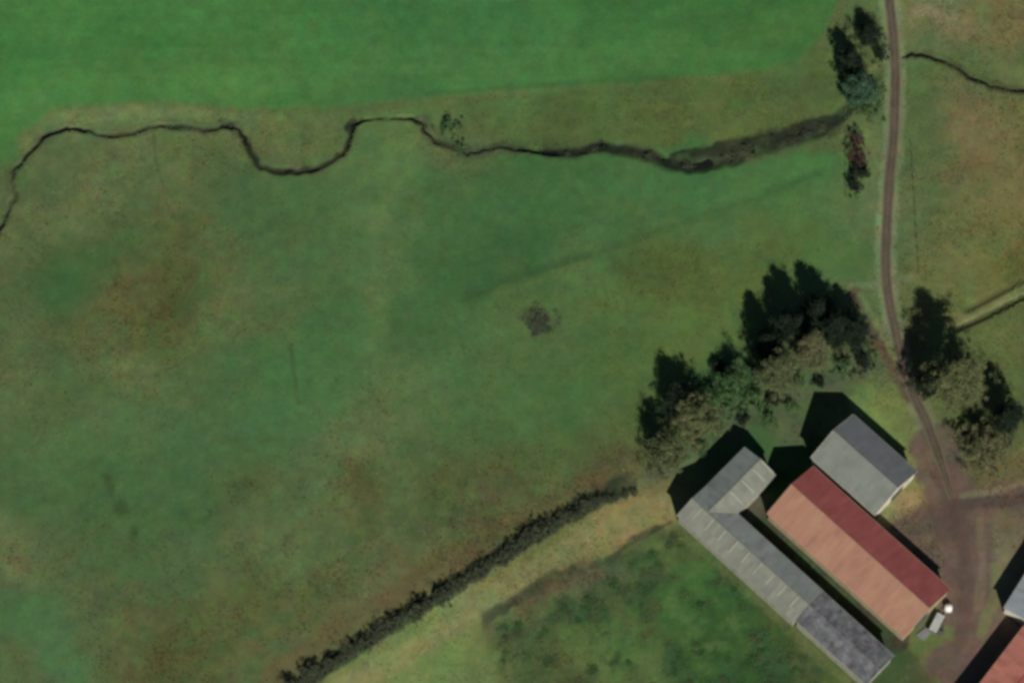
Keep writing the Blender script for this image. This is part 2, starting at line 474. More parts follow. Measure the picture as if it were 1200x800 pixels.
# stream: mud and dead growth on the banks
def stretch(a, b, pts=STREAM_W):
    return [p for p in pts if a <= p[0] <= b]
paint(jag(STREAM_W[:27]), 3.5, 6, (84, 80, 56), 0.75, 3, seed=3, breakup=0.3)
paint(jag(STREAM_W[:27]), 1.0, 2.4, (50, 46, 36), 0.8, 1.4, seed=4, breakup=0.35)
paint(jag(STREAM_W[19:30]), 2.0, 3.0, (44, 42, 32), 0.9, 1.6, seed=5, breakup=0.3)
paint(jag(STREAM_W[28:33]), 0.8, 2.4, (66, 60, 44), 0.7, 1.2, seed=2, breakup=0.4)
paint([(408, 150), (414, 144)], 3, 4, (40, 36, 30), 0.9, 1.5)
paint([(488, 141), (495, 146), (500, 154)], 2, 4, (42, 38, 30), 0.9, 1.5)
paint([(262, 148), (272, 148)], 2, 4, (48, 44, 36), 0.9, 1.5)
paint(jag(STREAM_W[32:40]), 5, 8, (78, 76, 56), 0.7, 4, seed=6, breakup=0.4)
paint(jag(STREAM_W[34:44]), 2, 4, (48, 48, 36), 0.9, 2, seed=7, breakup=0.2)
paint(jag(STREAM_W[40:54]), 4, 7, (52, 56, 40), 0.9, 4, seed=1, breakup=0.25)
paint(jag(STREAM_W[40:50]), 2, 4, (34, 38, 28), 0.9, 2, seed=2, breakup=0.15)
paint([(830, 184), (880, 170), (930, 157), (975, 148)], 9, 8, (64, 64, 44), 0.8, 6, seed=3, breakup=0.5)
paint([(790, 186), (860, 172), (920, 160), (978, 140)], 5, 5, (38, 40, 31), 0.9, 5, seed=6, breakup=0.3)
paint([(880, 182), (930, 172), (980, 170)], 4, 8, (86, 82, 56), 0.6, 5, seed=2, breakup=0.5)
paint(jag(STREAM_E), 3, 5, (62, 66, 44), 0.8, 2, seed=4, breakup=0.3)
paint(jag(STREAM_E), 0.9, 2.6, (54, 56, 40), 0.75, 1.4, seed=5, breakup=0.4)
# brown and dark growth
blob(188, 330, 60, 42, (90, 84, 50), 0.5, -20, 1)
blob(205, 345, 30, 32, (74, 72, 42), 0.55, 0, 3)
blob(150, 380, 40, 26, (92, 88, 54), 0.55, 0, 5)
blob(70, 335, 38, 26, (62, 100, 56), 0.75, 0, 2)
blob(130, 290, 60, 18, (66, 102, 58), 0.7, -32, 4)
blob(215, 320, 22, 44, (80, 80, 46), 0.5, 10, 6)
blob(145, 425, 34, 16, (102, 104, 66), 0.5, 0, 7)
blob(270, 370, 22, 40, (92, 102, 62), 0.45, 20, 1)
blob(330, 430, 46, 40, (64, 104, 60), 0.5, 0, 3)
blob(110, 530, 60, 40, (66, 100, 58), 0.5, 0, 5)
blob(650, 250, 80, 22, (62, 102, 58), 0.5, -8, 2)
blob(560, 335, 50, 14, (58, 96, 58), 0.5, -20, 4)
blob(640, 470, 60, 30, (68, 108, 60), 0.45, 0, 6)
blob(500, 525, 34, 16, (64, 96, 58), 0.45, 0, 7)
blob(300, 700, 26, 22, (82, 82, 50), 0.5, 0, 2)
blob(60, 715, 40, 26, (64, 106, 64), 0.5, 0, 4)
blob(430, 580, 16, 46, (74, 74, 44), 0.6, -8, 2)
blob(435, 505, 20, 30, (96, 92, 60), 0.5, 0, 4)
blob(560, 590, 50, 22, (90, 80, 54), 0.5, -35, 6)
blob(630, 374, 24, 14, (56, 66, 46), 0.55, 30, 2)
blob(785, 320, 46, 24, (80, 82, 44), 0.45, -15, 4)
blob(128, 565, 7, 14, (54, 76, 44), 0.7, -15, 3)
blob(142, 595, 11, 12, (54, 76, 44), 0.75, 0, 1)
blob(156, 624, 8, 12, (54, 76, 44), 0.7, 0, 2)
blob(285, 568, 24, 9, (64, 76, 46), 0.6, -10, 5)
blob(30, 660, 28, 14, (98, 90, 60), 0.5, 0, 6)
blob(200, 770, 60, 30, (78, 74, 44), 0.5, 0, 7)
blob(300, 665, 30, 20, (76, 82, 56), 0.4, 0, 3)
blob(710, 535, 40, 14, (84, 80, 52), 0.5, -28, 1)
blob(1100, 18, 30, 8, (150, 132, 104), 0.55, 10, 2, 0.9)
blob(1130, 40, 34, 10, (128, 116, 82), 0.5, 10, 4, 0.9)
blob(1145, 160, 36, 40, (120, 104, 72), 0.4, 0, 6)
paint([(180, 160), (182, 185), (190, 215)], 0.8, 2, (70, 76, 50), 0.5, 1, seed=3, breakup=0.4)
paint([(341, 405), (345, 440), (350, 472)], 1, 3, (58, 74, 48), 0.6, 1, seed=3, breakup=0.5)
# vertical pale stripe of a former path
paint([(462, 160), (455, 230), (445, 320), (440, 400)], 5, 14, (92, 116, 68), 0.4, 4, seed=4, breakup=0.3)
# the field drain
paint([(540, 348), (590, 332), (650, 308), (720, 285), (800, 258), (880, 232), (960, 200)], 1.5, 8, (58, 92, 54), 0.4, 5, seed=3, breakup=0.7)
paint([(545, 344), (590, 332), (640, 312), (690, 298)], 2, 9, (54, 88, 52), 0.5, 5, seed=7, breakup=0.4)
paint([(580, 342), (640, 325), (690, 308)], 2, 6, (92, 112, 64), 0.5, 3, seed=5, breakup=0.3)
# brown margin above the hedge, the green lane below it
paint([(330, 790), (440, 718), (540, 655), (640, 600), (740, 540)], 8, 16, (94, 84, 56), 0.75, 7, seed=5, breakup=0.45)
paint([(480, 672), (540, 640), (600, 606)], 3, 8, (96, 86, 56), 0.6, 5, seed=2, breakup=0.5)
paint([(350, 800), (450, 738), (560, 668), (650, 610), (690, 588)], 6, 6, (36, 42, 34), 0.9, 5, seed=6, breakup=0.25)  # dark soil under the hedge, with the hedge's shade painted into the colour
paint([(670, 600), (705, 580), (738, 566)], 7, 10, (40, 46, 36), 0.85, 8, seed=2, breakup=0.35)  # wider painted shade at the hedge's upper end
paint([(400, 806), (480, 765), (560, 712), (650, 655), (720, 616), (786, 588)], 9, 8, (126, 126, 82), 0.85, 5, seed=7, breakup=0.3)
paint([(690, 628), (730, 610), (778, 594)], 5, 8, (136, 126, 84), 0.6, 5, seed=1, breakup=0.4)
paint([(570, 728), (640, 680), (720, 655), (775, 622)], 3, 6, (62, 72, 48), 0.6, 6, seed=2, breakup=0.5)
paint([(580, 735), (640, 700), (700, 680)], 6, 10, (88, 80, 58), 0.6, 6, seed=3, breakup=0.5)
paint([(715, 655), (745, 630), (785, 612)], 2, 4, (48, 52, 38), 0.7, 4, seed=4, breakup=0.4)
for k, (u, v, r) in enumerate([(770, 700, 26), (830, 690, 22), (850, 745, 34), (800, 760, 22), (750, 655, 20), (700, 715, 22), (890, 770, 26), (740, 790, 20), (640, 740, 14)]):
    blob(u, v, r, r * 0.7, (52, 88, 46), 0.35, -30, k, 1.5)
    blob(u + 22, v + 6, r * 0.6, r * 0.5, (84, 114, 62), 0.3, 20, k + 2, 1.5)
# road verges and side tracks
paint(ROAD[:16], 10, 5, (118, 118, 88), 0.85, 2.5, seed=1, breakup=0.3)
paint([(1000, 335), (1036, 334), (1072, 324)], 2, 4, (116, 116, 86), 0.7, 1.5, seed=3, breakup=0.3)
paint([(1002, 345), (1018, 372), (1034, 405), (1050, 436), (1066, 462)], 5, 6, (92, 78, 62), 0.9, 4, seed=4, breakup=0.25)
paint([(1008, 345), (1026, 375), (1042, 408), (1056, 432)], 2, 3, (118, 120, 78), 0.7, 2, seed=5, breakup=0.25)
paint([(1000, 470), (1040, 508), (1078, 548)], 5, 8, (124, 130, 76), 0.6, 4, seed=6, breakup=0.3)
paint([(1128, 376), (1160, 358), (1205, 336), (1260, 308)], 4, 4, (120, 122, 80), 0.8, 2, seed=7, breakup=0.25)
paint([(1122, 385), (1160, 368), (1260, 318)], 2, 3, (46, 54, 36), 0.9, 1.5, seed=2, breakup=0.2)
paint([(1134, 362), (1165, 346), (1260, 296)], 2, 5, (78, 76, 46), 0.7, 2, seed=3, breakup=0.3)
# farmyard
paint(ROAD[16:], 26, 9, (106, 88, 78), 0.94, 7, seed=4, breakup=0.12)
paint([(1112, 600), (1128, 650), (1126, 720), (1112, 800)], 16, 8, (104, 86, 76), 0.92, 7, seed=6, breakup=0.15)
paint([(1120, 600), (1150, 590), (1180, 580), (1260, 570)], 13, 7, (104, 88, 76), 0.92, 5, seed=5, breakup=0.15)
paint([(1110, 595), (1085, 605), (1060, 622)], 10, 12, (94, 80, 70), 0.85, 6, seed=6, breakup=0.3)
paint([(1100, 555), (1112, 590), (1128, 640), (1132, 700), (1122, 760)], 3, 9, (90, 74, 66), 0.75, 4, seed=7, breakup=0.35)
paint([(1118, 592), (1150, 588), (1200, 584), (1260, 578)], 5, 5, (86, 73, 66), 0.9, 4, seed=3, breakup=0.2)
paint([(1128, 580), (1160, 576), (1200, 566), (1250, 556)], 2, 4, (124, 118, 88), 0.7, 3, seed=4, breakup=0.3)
blob(1116, 612, 26, 22, (84, 72, 64), 0.6, 20, 2)
paint([(1148, 610), (1152, 660), (1146, 710)], 2, 5, (128, 116, 92), 0.5, 3, seed=1, breakup=0.4)
paint([(1044, 580), (1056, 590), (1070, 584)], 4, 8, (156, 136, 96), 0.7, 4, seed=2, breakup=0.5)
paint([(1168, 665), (1164, 700), (1150, 742)], 3, 6, (122, 124, 80), 0.6, 4, seed=3, breakup=0.4)
paint([(1068, 762), (1090, 752), (1108, 740)], 5, 9, (92, 112, 62), 0.75, 4, seed=4, breakup=0.4)
paint([(1050, 800), (1066, 780)], 6, 8, (110, 104, 70), 0.6, 4, seed=5, breakup=0.5)
paint([(866, 568), (880, 585), (905, 620), (960, 668), (1050, 748)], 14, 5, (66, 58, 50), 0.95, 3, seed=5, breakup=0.2)  # mud between shed and red barn, darkened to paint in the gap's shade
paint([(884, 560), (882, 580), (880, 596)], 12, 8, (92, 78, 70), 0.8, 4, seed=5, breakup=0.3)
# mottling of the sward, horizontal passes in the sown field
rough = np.clip((C[:, 0] / np.maximum(C[:, 1], 1e-4) - 0.42) / 0.35, 0, 1)
tone = 1 + fbm(X, Y, 9, 1, 4, 0.65) * 0.14 + fbm(X, Y, 2.2, 4, 3, 0.7) * (0.08 + 0.08 * rough)
tone = tone * (1 + fbm(X * 0.12, Y, 2.2, 6, 3) * 0.10 * np.clip((130 - Vc) / 40, 0, 1))
warm = 0.07 + fbm(X, Y, 4.5, 5, 4, 0.7) * (0.05 + 0.05 * rough) - 0.10 * rough
C *= tone[:, None]
C[:, 0] *= 1 + warm
C[:, 2] *= 1 - warm * 0.3
# brambles and nettles: the overgrown slope below the lane
below = Vc - (806 - 0.565 * (Uc - 400))
wild = np.clip((below - 26) / 14, 0, 1) * np.clip((560 + (Vc - 560) * 1.15 - Uc + 220) / 40 + 2, 0, 1) * np.clip((Uc - 560) / 60, 0, 1)
wild = np.maximum(wild, np.clip(1.6 - 1.6 * np.hypot((Uc - 890) / 150, (Vc - 465) / 75), 0, 1) * np.clip((1010 - Uc) / 30, 0, 1))
wild = np.maximum(wild, 0.7 * np.clip(1.6 - 1.6 * np.hypot((Uc - 1140) / 75, (Vc - 480) / 85), 0, 1))
n1 = fbm(X, Y, 6.0, 1, 5, 0.7)
n2 = fbm(X + 200, Y, 9.0, 5, 4, 0.6)
C *= (1 - 0.14 * wild)[:, None]
k = (np.clip((n1 + 0.02) * 3.6, 0, 1) * wild * 0.8)[:, None]
C = C * (1 - k) + lin((52, 80, 48))[None, :] * k
k = (np.clip((-n1 - 0.12) * 3.0, 0, 1) * wild * 0.55)[:, None]
C = C * (1 - k) + lin((88, 116, 64))[None, :] * k
k = (np.clip((n2 - 0.18) * 3.0, 0, 1) * wild * 0.55)[:, None]
C = C * (1 - k) + lin((82, 80, 56))[None, :] * k
for q_, (u_, v_, a_, b_) in enumerate([(960, 452, 46, 20), (905, 470, 34, 22), (930, 505, 24, 22), (860, 500, 30, 20), (1000, 440, 30, 22), (885, 545, 16, 16), (815, 540, 30, 18), (765, 560, 30, 16)]):
    blob(u_, v_, a_, b_, (88, 88, 66), 0.65, -20, q_, 1.0)
    blob(u_ + 8, v_ - 6, a_ * .5, b_ * .5, (80, 72, 60), 0.5, 10, q_ + 3, 1.0)
paint([(800, 624), (860, 676), (930, 742), (992, 796)], 3, 7, (94, 92, 60), 0.7, 4, seed=3, breakup=0.4)
paint([(572, 724), (620, 692), (680, 664), (725, 655)], 5, 5, (66, 70, 52), 0.75, 5, seed=2, breakup=0.35)
paint([(640, 690), (690, 676), (730, 672)], 5, 7, (92, 78, 62), 0.55, 5, seed=6, breakup=0.5)
rg_ = C[:, 0] / np.maximum(C[:, 1], 1e-4)
br = np.clip((rg_ - 0.62) / 0.3, 0, 1) * np.clip((1.45 - rg_) / 0.3, 0, 1)
keepc = np.ones_like(br)
keepc *= 1 - np.clip((Uc - 1020) / 40, 0, 1) * np.clip((Vc - 440) / 60, 0, 1)
keepc *= 1 - 0.7 * np.clip((Uc - 1030) / 40, 0, 1)
keepc *= 1 - 0.85 * np.clip(2 - dist_clip(Uc, Vc, [(400, 806), (480, 765), (560, 712), (650, 655), (720, 616), (786, 588)], 60) / 18, 0, 1)
keepc *= 1 - 0.5 * np.clip(2 - dist_clip(Uc, Vc, [(330, 790), (440, 718), (540, 655), (640, 600), (740, 540)], 60) / 16, 0, 1)
br *= keepc
keepc *= 1 - infield
br *= 1 - infield
C[:, 2] *= 1 + 0.05 * keepc
C[:, 0] *= (1 + 0.03 * (1 - br) * keepc) * (1 + fbm(X + 300, Y, 3.6, 2, 4, 0.65) * (0.20 + 0.12 * br))
C[:, 1] *= (1 + 0.24 * br) * (1 + fbm(X, Y + 500, 3.0, 3, 4, 0.65) * (0.12 + 0.10 * br))
C[:, 2] *= (1 + 0.12 * br) * (1 + fbm(X + 900, Y, 2.9, 6, 3, 0.65) * 0.12)
lowleft = np.clip((Vc - 380) / 120, 0, 1) * np.clip((620 - Uc) / 150, 0, 1)
C *= (1 + 0.10 * lowleft)[:, None]
C = np.clip(C / KEXP, 0.004, 0.8)

idx = np.arange(NX * NY).reshape(NY, NX)
F = np.stack([idx[:-1, :-1].ravel(), idx[:-1, 1:].ravel(), idx[1:, 1:].ravel(), idx[1:, :-1].ravel()], 1)
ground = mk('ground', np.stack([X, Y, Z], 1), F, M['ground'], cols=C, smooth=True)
ground['kind'] = 'structure'

def ground_at(x, y):
    return float(relief(np.array([x]), np.array([y]))[0])

def ground_col(x, y):
    i = np.clip(np.searchsorted(gx, x), 0, NX - 1)
    j = np.clip(np.searchsorted(gy, y), 0, NY - 1)
    return C[j * NX + i]

def smooth_line(pts, step=6.0):
    pts = np.array(pts, float)
    t = np.r_[0, np.cumsum(np.hypot(*np.diff(pts, axis=0).T))]
    # Catmull-Rom through the points
    out = []
    for i in range(len(pts) - 1):
        p0, p1, p2, p3 = pts[max(i - 1, 0)], pts[i], pts[i + 1], pts[min(i + 2, len(pts) - 1)]
        n = max(2, int(np.hypot(*(p2 - p1)) / step))
        for k in range(n):
            s = k / n
            out.append(0.5 * ((2 * p1) + (-p0 + p2) * s + (2 * p0 - 5 * p1 + 4 * p2 - p3) * s * s + (-p0 + 3 * p1 - 3 * p2 + p3) * s ** 3))
    out.append(pts[-1])
    return np.array(out)

def ribbon(name, pts, hw, m, dz, level=None, across=5, wob=0.15, crown=0.0, tones=None):
    line = smooth_line(pts)
    w = np.array([P(u, v) for u, v in line])
    tg = np.gradient(w, axis=0)
    tg /= np.linalg.norm(tg, axis=1, keepdims=True)
    nrm = np.stack([-tg[:, 1], tg[:, 0]], 1)
    V_, n = [], len(w)
    hws = hw(line) if callable(hw) else np.full(n, hw)
    for i in range(n):
        h = hws[i]
        l = h * (1 + wob * float(fbm(w[i:i + 1, 0], w[i:i + 1, 1], 6, 2, 3)[0]))
        r = h * (1 + wob * float(fbm(w[i:i + 1, 0] + 90, w[i:i + 1, 1], 6, 5, 3)[0]))
        for k in range(across):
            s = -l + (l + r) * k / (across - 1)
            x, y = w[i] + nrm[i] * s
            z = (ground_at(x, y) + dz if level is None else level) + crown * (1 - (2 * k / (across - 1) - 1) ** 2)
            V_.append((x, y, z))
    idx = np.arange(n * across).reshape(n, across)
    F_ = np.stack([idx[:-1, :-1].ravel(), idx[1:, :-1].ravel(), idx[1:, 1:].ravel(), idx[:-1, 1:].ravel()], 1)[:, ::-1].copy()
    cc = None
    if tones is not None:
        vv = np.array(V_)
        cc = np.array([tones[i % across] for i in range(len(V_))]) * (1 + 0.16 * fbm(vv[:, 0], vv[:, 1], 5, 3, 4, .6))[:, None]
    o = mk(name, V_, F_, m, smooth=True, cols=cc)
    o['kind'] = 'structure'
    return o

ribbon('road', ROAD[:19], lambda l: 1.25 - 0.45 * np.clip((l[:, 1] - 520) / 65, 0, 1), M['road'], 0.03, crown=0.05, across=9, tones=[alb(*c) for c in ((112, 110, 82), (96, 86, 73), (86, 76, 66), (84, 74, 65), (97, 90, 74), (86, 76, 66), (84, 74, 64), (94, 84, 72), (112, 110, 82))])
ribbon('stream', jag(STREAM_W[:-2]), lambda l: 0.28 + 0.75 * np.clip((l[:, 0] - 620) / 150, 0, 1), M['water'], 0, level=-0.62, wob=0.6)
ribbon('brook', jag(STREAM_E[1:]), 0.2, M['water'], 0, level=-0.50, wob=0.6)

# rough grass and rushes: uncountable, one mesh
def rough_grass(n=42000):
    u = rng.uniform(-20, 1220, n * 3)
    v = rng.uniform(-20, 820, n * 3)
    d = FW[None, :] * D + np.array([1.0, 0, 0])[None, :] * ((u - 600) * S)[:, None] + UP[None, :] * ((400 - v) * S)[:, None]
    t = -CAM[2] / d[:, 2]
    x, y = d[:, 0] * t + CAM[0], d[:, 1] * t + CAM[1]
    c = ground_col(x, y)
    rg = np.clip((c[:, 0] / np.maximum(c[:, 1], 1e-4) - 0.45) / 0.4, 0, 1)
    keep = rng.random(len(x)) < (0.06 + 0.94 * rg) * np.clip(0.5 + fbm(x, y, 8, 2, 3) * 1.2, 0.05, 1)
    # bare road, yard and roofs keep none
    dr = dist_clip(u, v, ROAD, 60)
    keep &= dr > 8
    keep &= ~((dr < 30) & (v > 560))
    hw = (np.abs(u - 960) < 190) & (v > 480) & ((u - 793) * 0.68 - (v - 600) * 0.73 > -2) & (v < 1500 - 0.55 * u)
    keep &= ~((u > 785) & (v > 470) & ((u - 793) * 0.68 - (v - 612) * 0.73 > 0) & ((u - 793) * 0.68 - (v - 612) * 0.73 < 150) & (((u - 793) * 0.73 + (v - 612) * 0.68) > -70))
    keep &= ~((u > 1130) & (v > 640))
    x, y, c, rg = x[keep][:n], y[keep][:n], c[keep][:n], rg[keep][:n]
    z = relief(x, y)
    k = 5
    m = len(x)
    ang = rng.uniform(0, 2 * np.pi, (m, k))
    h = (rng.uniform(0.08, 0.2, (m, 1)) * (0.7 + 0.6 * rg[:, None])) * rng.uniform(0.7, 1.2, (m, k))
    w = rng.uniform(0.10, 0.22, (m, k))
    out = rng.uniform(0.1, 0.35, (m, k))
    bx = x[:, None] + np.cos(ang) * 0.08
    by = y[:, None] + np.sin(ang) * 0.08
    px, py = -np.sin(ang) * w, np.cos(ang) * w
    tx, ty = bx + np.cos(ang) * out, by + np.sin(ang) * out
    zz = np.repeat(z[:, None], k, 1)
    vt = np.stack([np.stack([bx - px, by - py, zz - 0.04], -1), np.stack([bx + px, by + py, zz - 0.04], -1),
                   np.stack([tx, ty, zz + h], -1)], 2).reshape(-1, 3)
    f = np.arange(len(vt)).reshape(-1, 3)
    cc = np.repeat(np.clip(c * rng.uniform(0.9, 1.5, (m, 1)), 0.005, 0.6), k * 3, 0)
    o = mk('rough_grass', vt, f, M['grass'], cols=cc)
    o['kind'] = 'stuff'
    tag(o, 'tufts of rough grass and rushes growing over the damp pasture', 'grass')
rough_grass()

# ------------------------------------------------------------------ trees and shrubs
def crown_cloud(clumps, per, cr, leaf, cols, twig=0.3, seed=0, clamp=True):
    """small leaf and twig faces gathered in clumps; clumps: (n,3), cols: list of colours"""
    r = np.random.default_rng(seed)
    n = len(clumps)
    tot = n * per
    cc = np.repeat(np.asarray(clumps), per, 0)
    rad = np.repeat(r.uniform(0.6, 1.25, n) * cr, per)
    d = r.normal(size=(tot, 3))
    d /= np.linalg.norm(d, axis=1, keepdims=True)
    p = cc + d * (rad * r.random(tot) ** 0.45)[:, None] * np.array([1, 1, 0.8])
    nr = r.normal(size=(tot, 3)) * 0.75 + np.array([0, 0, 0.75]) + d * 0.35      # leaves mostly face the sky
    nr /= np.linalg.norm(nr, axis=1, keepdims=True)
    a = np.cross(nr, r.normal(size=(tot, 3)))
    a /= np.linalg.norm(a, axis=1, keepdims=True)
    b = np.cross(nr, a)
    istw = r.random(tot) < twig
    la = np.where(istw, r.uniform(1.1, 2.0, tot), r.uniform(0.6, 1.2, tot)) * leaf
    lb = np.where(istw, 0.22, r.uniform(0.5, 1.0, tot)) * leaf
    a *= la[:, None] * 0.5
    b *= lb[:, None] * 0.5
    vt = np.stack([p - a, p + b * 0.9, p + a, p - b], 1).reshape(-1, 3)
    if clamp:
        vt[:, 2] = np.maximum(vt[:, 2], 0.03)
    base = np.array([lin(c) / KEXP for c in cols])
    ci = base[r.integers(0, len(base), n)] * r.uniform(0.86, 1.14, (n, 1))
    ci = np.repeat(ci, per, 0) * r.uniform(0.8, 1.2, (tot, 1))
    ci[istw] = ci[istw] * 0.5 + np.array([0.078, 0.076, 0.048]) * 0.5
    return vt, np.arange(len(vt)).reshape(-1, 4), np.clip(np.repeat(ci, 4, 0), 0.004, 0.6)

def limbs_and_clumps(h, r, shape, seed, dens):
    """trunk and limb tubes, and the clump centres that hang on them"""
    q = random.Random(seed)
    mb = MB()
    lean = (q.uniform(-.03, .03), q.uniform(-.03, .03))
    tr = max(0.09, h * 0.017)
    pts = [(lean[0] * h * t + q.uniform(-.1, .1) * t, lean[1] * h * t + q.uniform(-.1, .1) * t, h * t * 0.92 - 0.15) for t in (0, .15, .35, .55, .75, 1)]
    mb.tube(pts, [tr * 1.35, tr, tr * .82, tr * .6, tr * .35, tr * .1], 8)
    clumps = []
    def env(t):
        if shape == 'spire':
            return (1 - t) ** 0.85 * (1.15 if t > 0.1 else 0.9)
        if shape == 'dome':
            return math.sqrt(max(0.02, 1 - (t * 1.0) ** 2.2)) * (0.75 + 0.25 * min(1, t * 4))
        return max(0.05, math.sin(math.pi * min(1, 0.12 + 0.88 * t) ** 0.85)) ** 0.6
    z0 = h * {'spire': 0.12, 'dome': 0.08, 'round': 0.25}[shape]
    nl = int(9 + h * 0.9)
    for i in range(nl):
        t = (i + q.random()) / nl
        z = z0 + (h - z0) * t * 0.93
        a = i * 2.39996 + q.uniform(-.4, .4)
        R = r * env(t) * q.uniform(0.62, 1.12)
        st = max(h * 0.08, z - R * (0.55 if shape != 'spire' else 0.05) - 0.2)
        f = st / h
        s = Vector((lean[0] * st, lean[1] * st, st))
        e = Vector((math.cos(a) * R * .92 + lean[0] * z, math.sin(a) * R * .92 + lean[1] * z, z))
        mid = (s + e) / 2 + Vector((0, 0, R * 0.1))
        lr = max(0.03, tr * 0.42 * (1 - 0.7 * t))
        mb.tube([s, mid, e], [lr, lr * .6, lr * .18], 5, cap=False)
        m = max(2, int(dens * (1 + R * 1.1)))
        for k in range(m):
            w = q.uniform(0.3, 1.05)
            c = s.lerp(mid, min(1, w * 2)) if w < .5 else mid.lerp(e, (w - .5) * 2)
            sp = 0.22 * R + 0.25
            clumps.append((c.x + q.gauss(0, sp), c.y + q.gauss(0, sp), max(0.3, min(h, c.z + q.gauss(0, sp * 0.8)))))
    return mb, np.array(clumps)

def tree(name, label, cat, u, v, h, r, shape='round', cols=((88, 92, 62),), twig=0.3, leaf=0.33, dens=2.0, per=60, cr=1.0, seed=1, group=None):
    x, y = P(u, v)
    o = thing(name, label, cat, (x, y, ground_at(x, y)), group=group)
    mb, cl = limbs_and_clumps(h, r, shape, seed, dens * 1.7)
    mb.build('trunk', M['bark'], o, smooth=True)
    vt, f, c = crown_cloud(cl, per, cr, leaf, cols, twig, seed)
    mk('crown', vt, f, M['leaf'], o, cols=c)
    return o

PALE = ((94, 106, 70), (86, 98, 64), (98, 104, 70))
OLIVE = ((100, 108, 70), (90, 102, 64), (110, 110, 76))
GREEN = ((72, 104, 62), (62, 96, 56), (84, 108, 66))
DEEP = ((62, 92, 70), (54, 84, 62), (74, 100, 74))
DARK = ((30, 44, 31), (26, 38, 29), (36, 50, 34))
BROWN = ((96, 72, 60), (84, 66, 54), (70, 62, 50))

G1 = 'tall trees north of the barns'
tree('tree', 'pale grey-green bare-looking tree at the western tip of the copse, beside the dark hedge end', 'tree', 779, 540, 11.0, 4.3, 'round', PALE, 0.4, seed=11, group=G1)
tree('tree', 'olive rounded tree second from the western tip of the copse, above the long grey shed', 'tree', 815, 500, 11.5, 5.4, 'round', OLIVE, 0.3, seed=12, dens=2.4, group=G1)
tree('tree', 'low broad green tree in the middle of the copse between olive tree and tall trees', 'tree', 862, 455, 7.0, 5.2, 'dome', GREEN, 0.25, seed=13, group=G1)
tree('tree', 'pale tall tree in front of the biggest dark shadow of the copse', 'tree', 912, 452, 16.0, 4.5, 'round', PALE, 0.35, seed=14, dens=2.6, group=G1)
tree('tree', 'tallest grey-brown tree of the copse, with the longest shadow', 'tree', 946, 420, 18.0, 4.4, 'spire', ((100, 100, 72), (96, 100, 70), (90, 96, 64)), 0.35, seed=15, dens=2.6, group=G1)
tree('tree', 'narrow dark pointed tree at the northern edge of the copse', 'tree', 976, 396, 14.0, 3.9, 'spire', DARK, 0.08, seed=16, dens=2.6, group=G1)
tree('tree', 'small dark pointed tree at the eastern end of the copse beside the faint side track', 'tree', 998, 398, 10.0, 3.4, 'round', DARK, 0.08, seed=17, dens=2.4, group=G1)
tree('tree', 'dark slender tree at the western edge of the tall trees', 'tree', 900, 414, 12.0, 3.6, 'spire', DARK, 0.08, seed=18, dens=2.6, group=G1)
tree('tree', 'dark pointed tree between the pale tall tree and the grey-brown tall tree', 'tree', 932, 396, 14.0, 4.0, 'spire', DARK, 0.08, seed=19, dens=2.6, group=G1)
tree('tree', 'dark tree at the north-west corner of the tall trees, nearest the open pasture', 'tree', 918, 388, 11.0, 3.2, 'spire', DARK, 0.08, seed=26, dens=2.4, group=G1)
tree('tree', 'dark tree behind the grey-brown tall tree, in the middle of the darkest mass', 'tree', 956, 374, 11.0, 3.6, 'spire', DARK, 0.08, seed=27, dens=2.4, group=G1)
tree('tree', 'dark rounded tree just north of the olive rounded tree in the western copse', 'tree', 796, 476, 9.0, 3.8, 'round', DARK, 0.08, seed=28, dens=2.4, group=G1)
G2 = 'trees east of the farm track'
tree('tree', 'tall olive tree beside the bend of the track with a huge dark shadow', 'tree', 1122, 462, 19.5, 6.0, 'round', OLIVE, 0.3, seed=21, dens=3.0, per=50, group=G2)
tree('tree', 'wide low olive tree south of the tall olive tree, east of the track', 'tree', 1152, 528, 7.0, 6.8, 'dome', ((104, 108, 74), (96, 102, 68), (112, 110, 80)), 0.4, seed=22, dens=2.4, group=G2)
tree('tree', 'slim dark tree at the eastern edge beside the wide low olive tree', 'tree', 1178, 500, 12.0, 3.0, 'round', DARK, 0.08, seed=23, dens=2.4, group=G2)
tree('tree', 'small dark tree between the track and the tall olive tree', 'tree', 1086, 458, 11.0, 3.2, 'round', DARK, 0.08, seed=24, dens=2.4, group=G2)
G3 = 'trees and shrubs on the western roadside'
tree('tree', 'blue-green tree on the western roadside near the stream crossing', 'tree', 1006, 112, 9.0, 3.8, 'round', DEEP, 0.15, seed=31, dens=2.4, group=G3)
tree('tree', 'dark tree just north-west of the blue-green roadside tree', 'tree', 996, 78, 7.5, 2.9, 'round', DARK, 0.08, seed=32, group=G3)
tree('tree', 'small dark tree northernmost on the western roadside', 'tree', 1016, 46, 5.5, 2.5, 'round', DARK, 0.08, seed=33, group=G3)

# shrub variants, copied for the repeats
def shrub_proto(h, r, cols, twig, seed, leaf=0.26, per=26, cr=0.5, dens=2.2):
    mb, cl = limbs_and_clumps(h, r, 'dome', seed, dens)
    t = mb.build('stem', M['bark'], None, smooth=True)
    vt, f, c = crown_cloud(cl, per, cr, leaf, cols, twig, seed)
    k = mk('foliage', vt, f, M['leaf'], None, cols=c)
    for o in (t, k):
        col.objects.unlink(o)
    return t, k

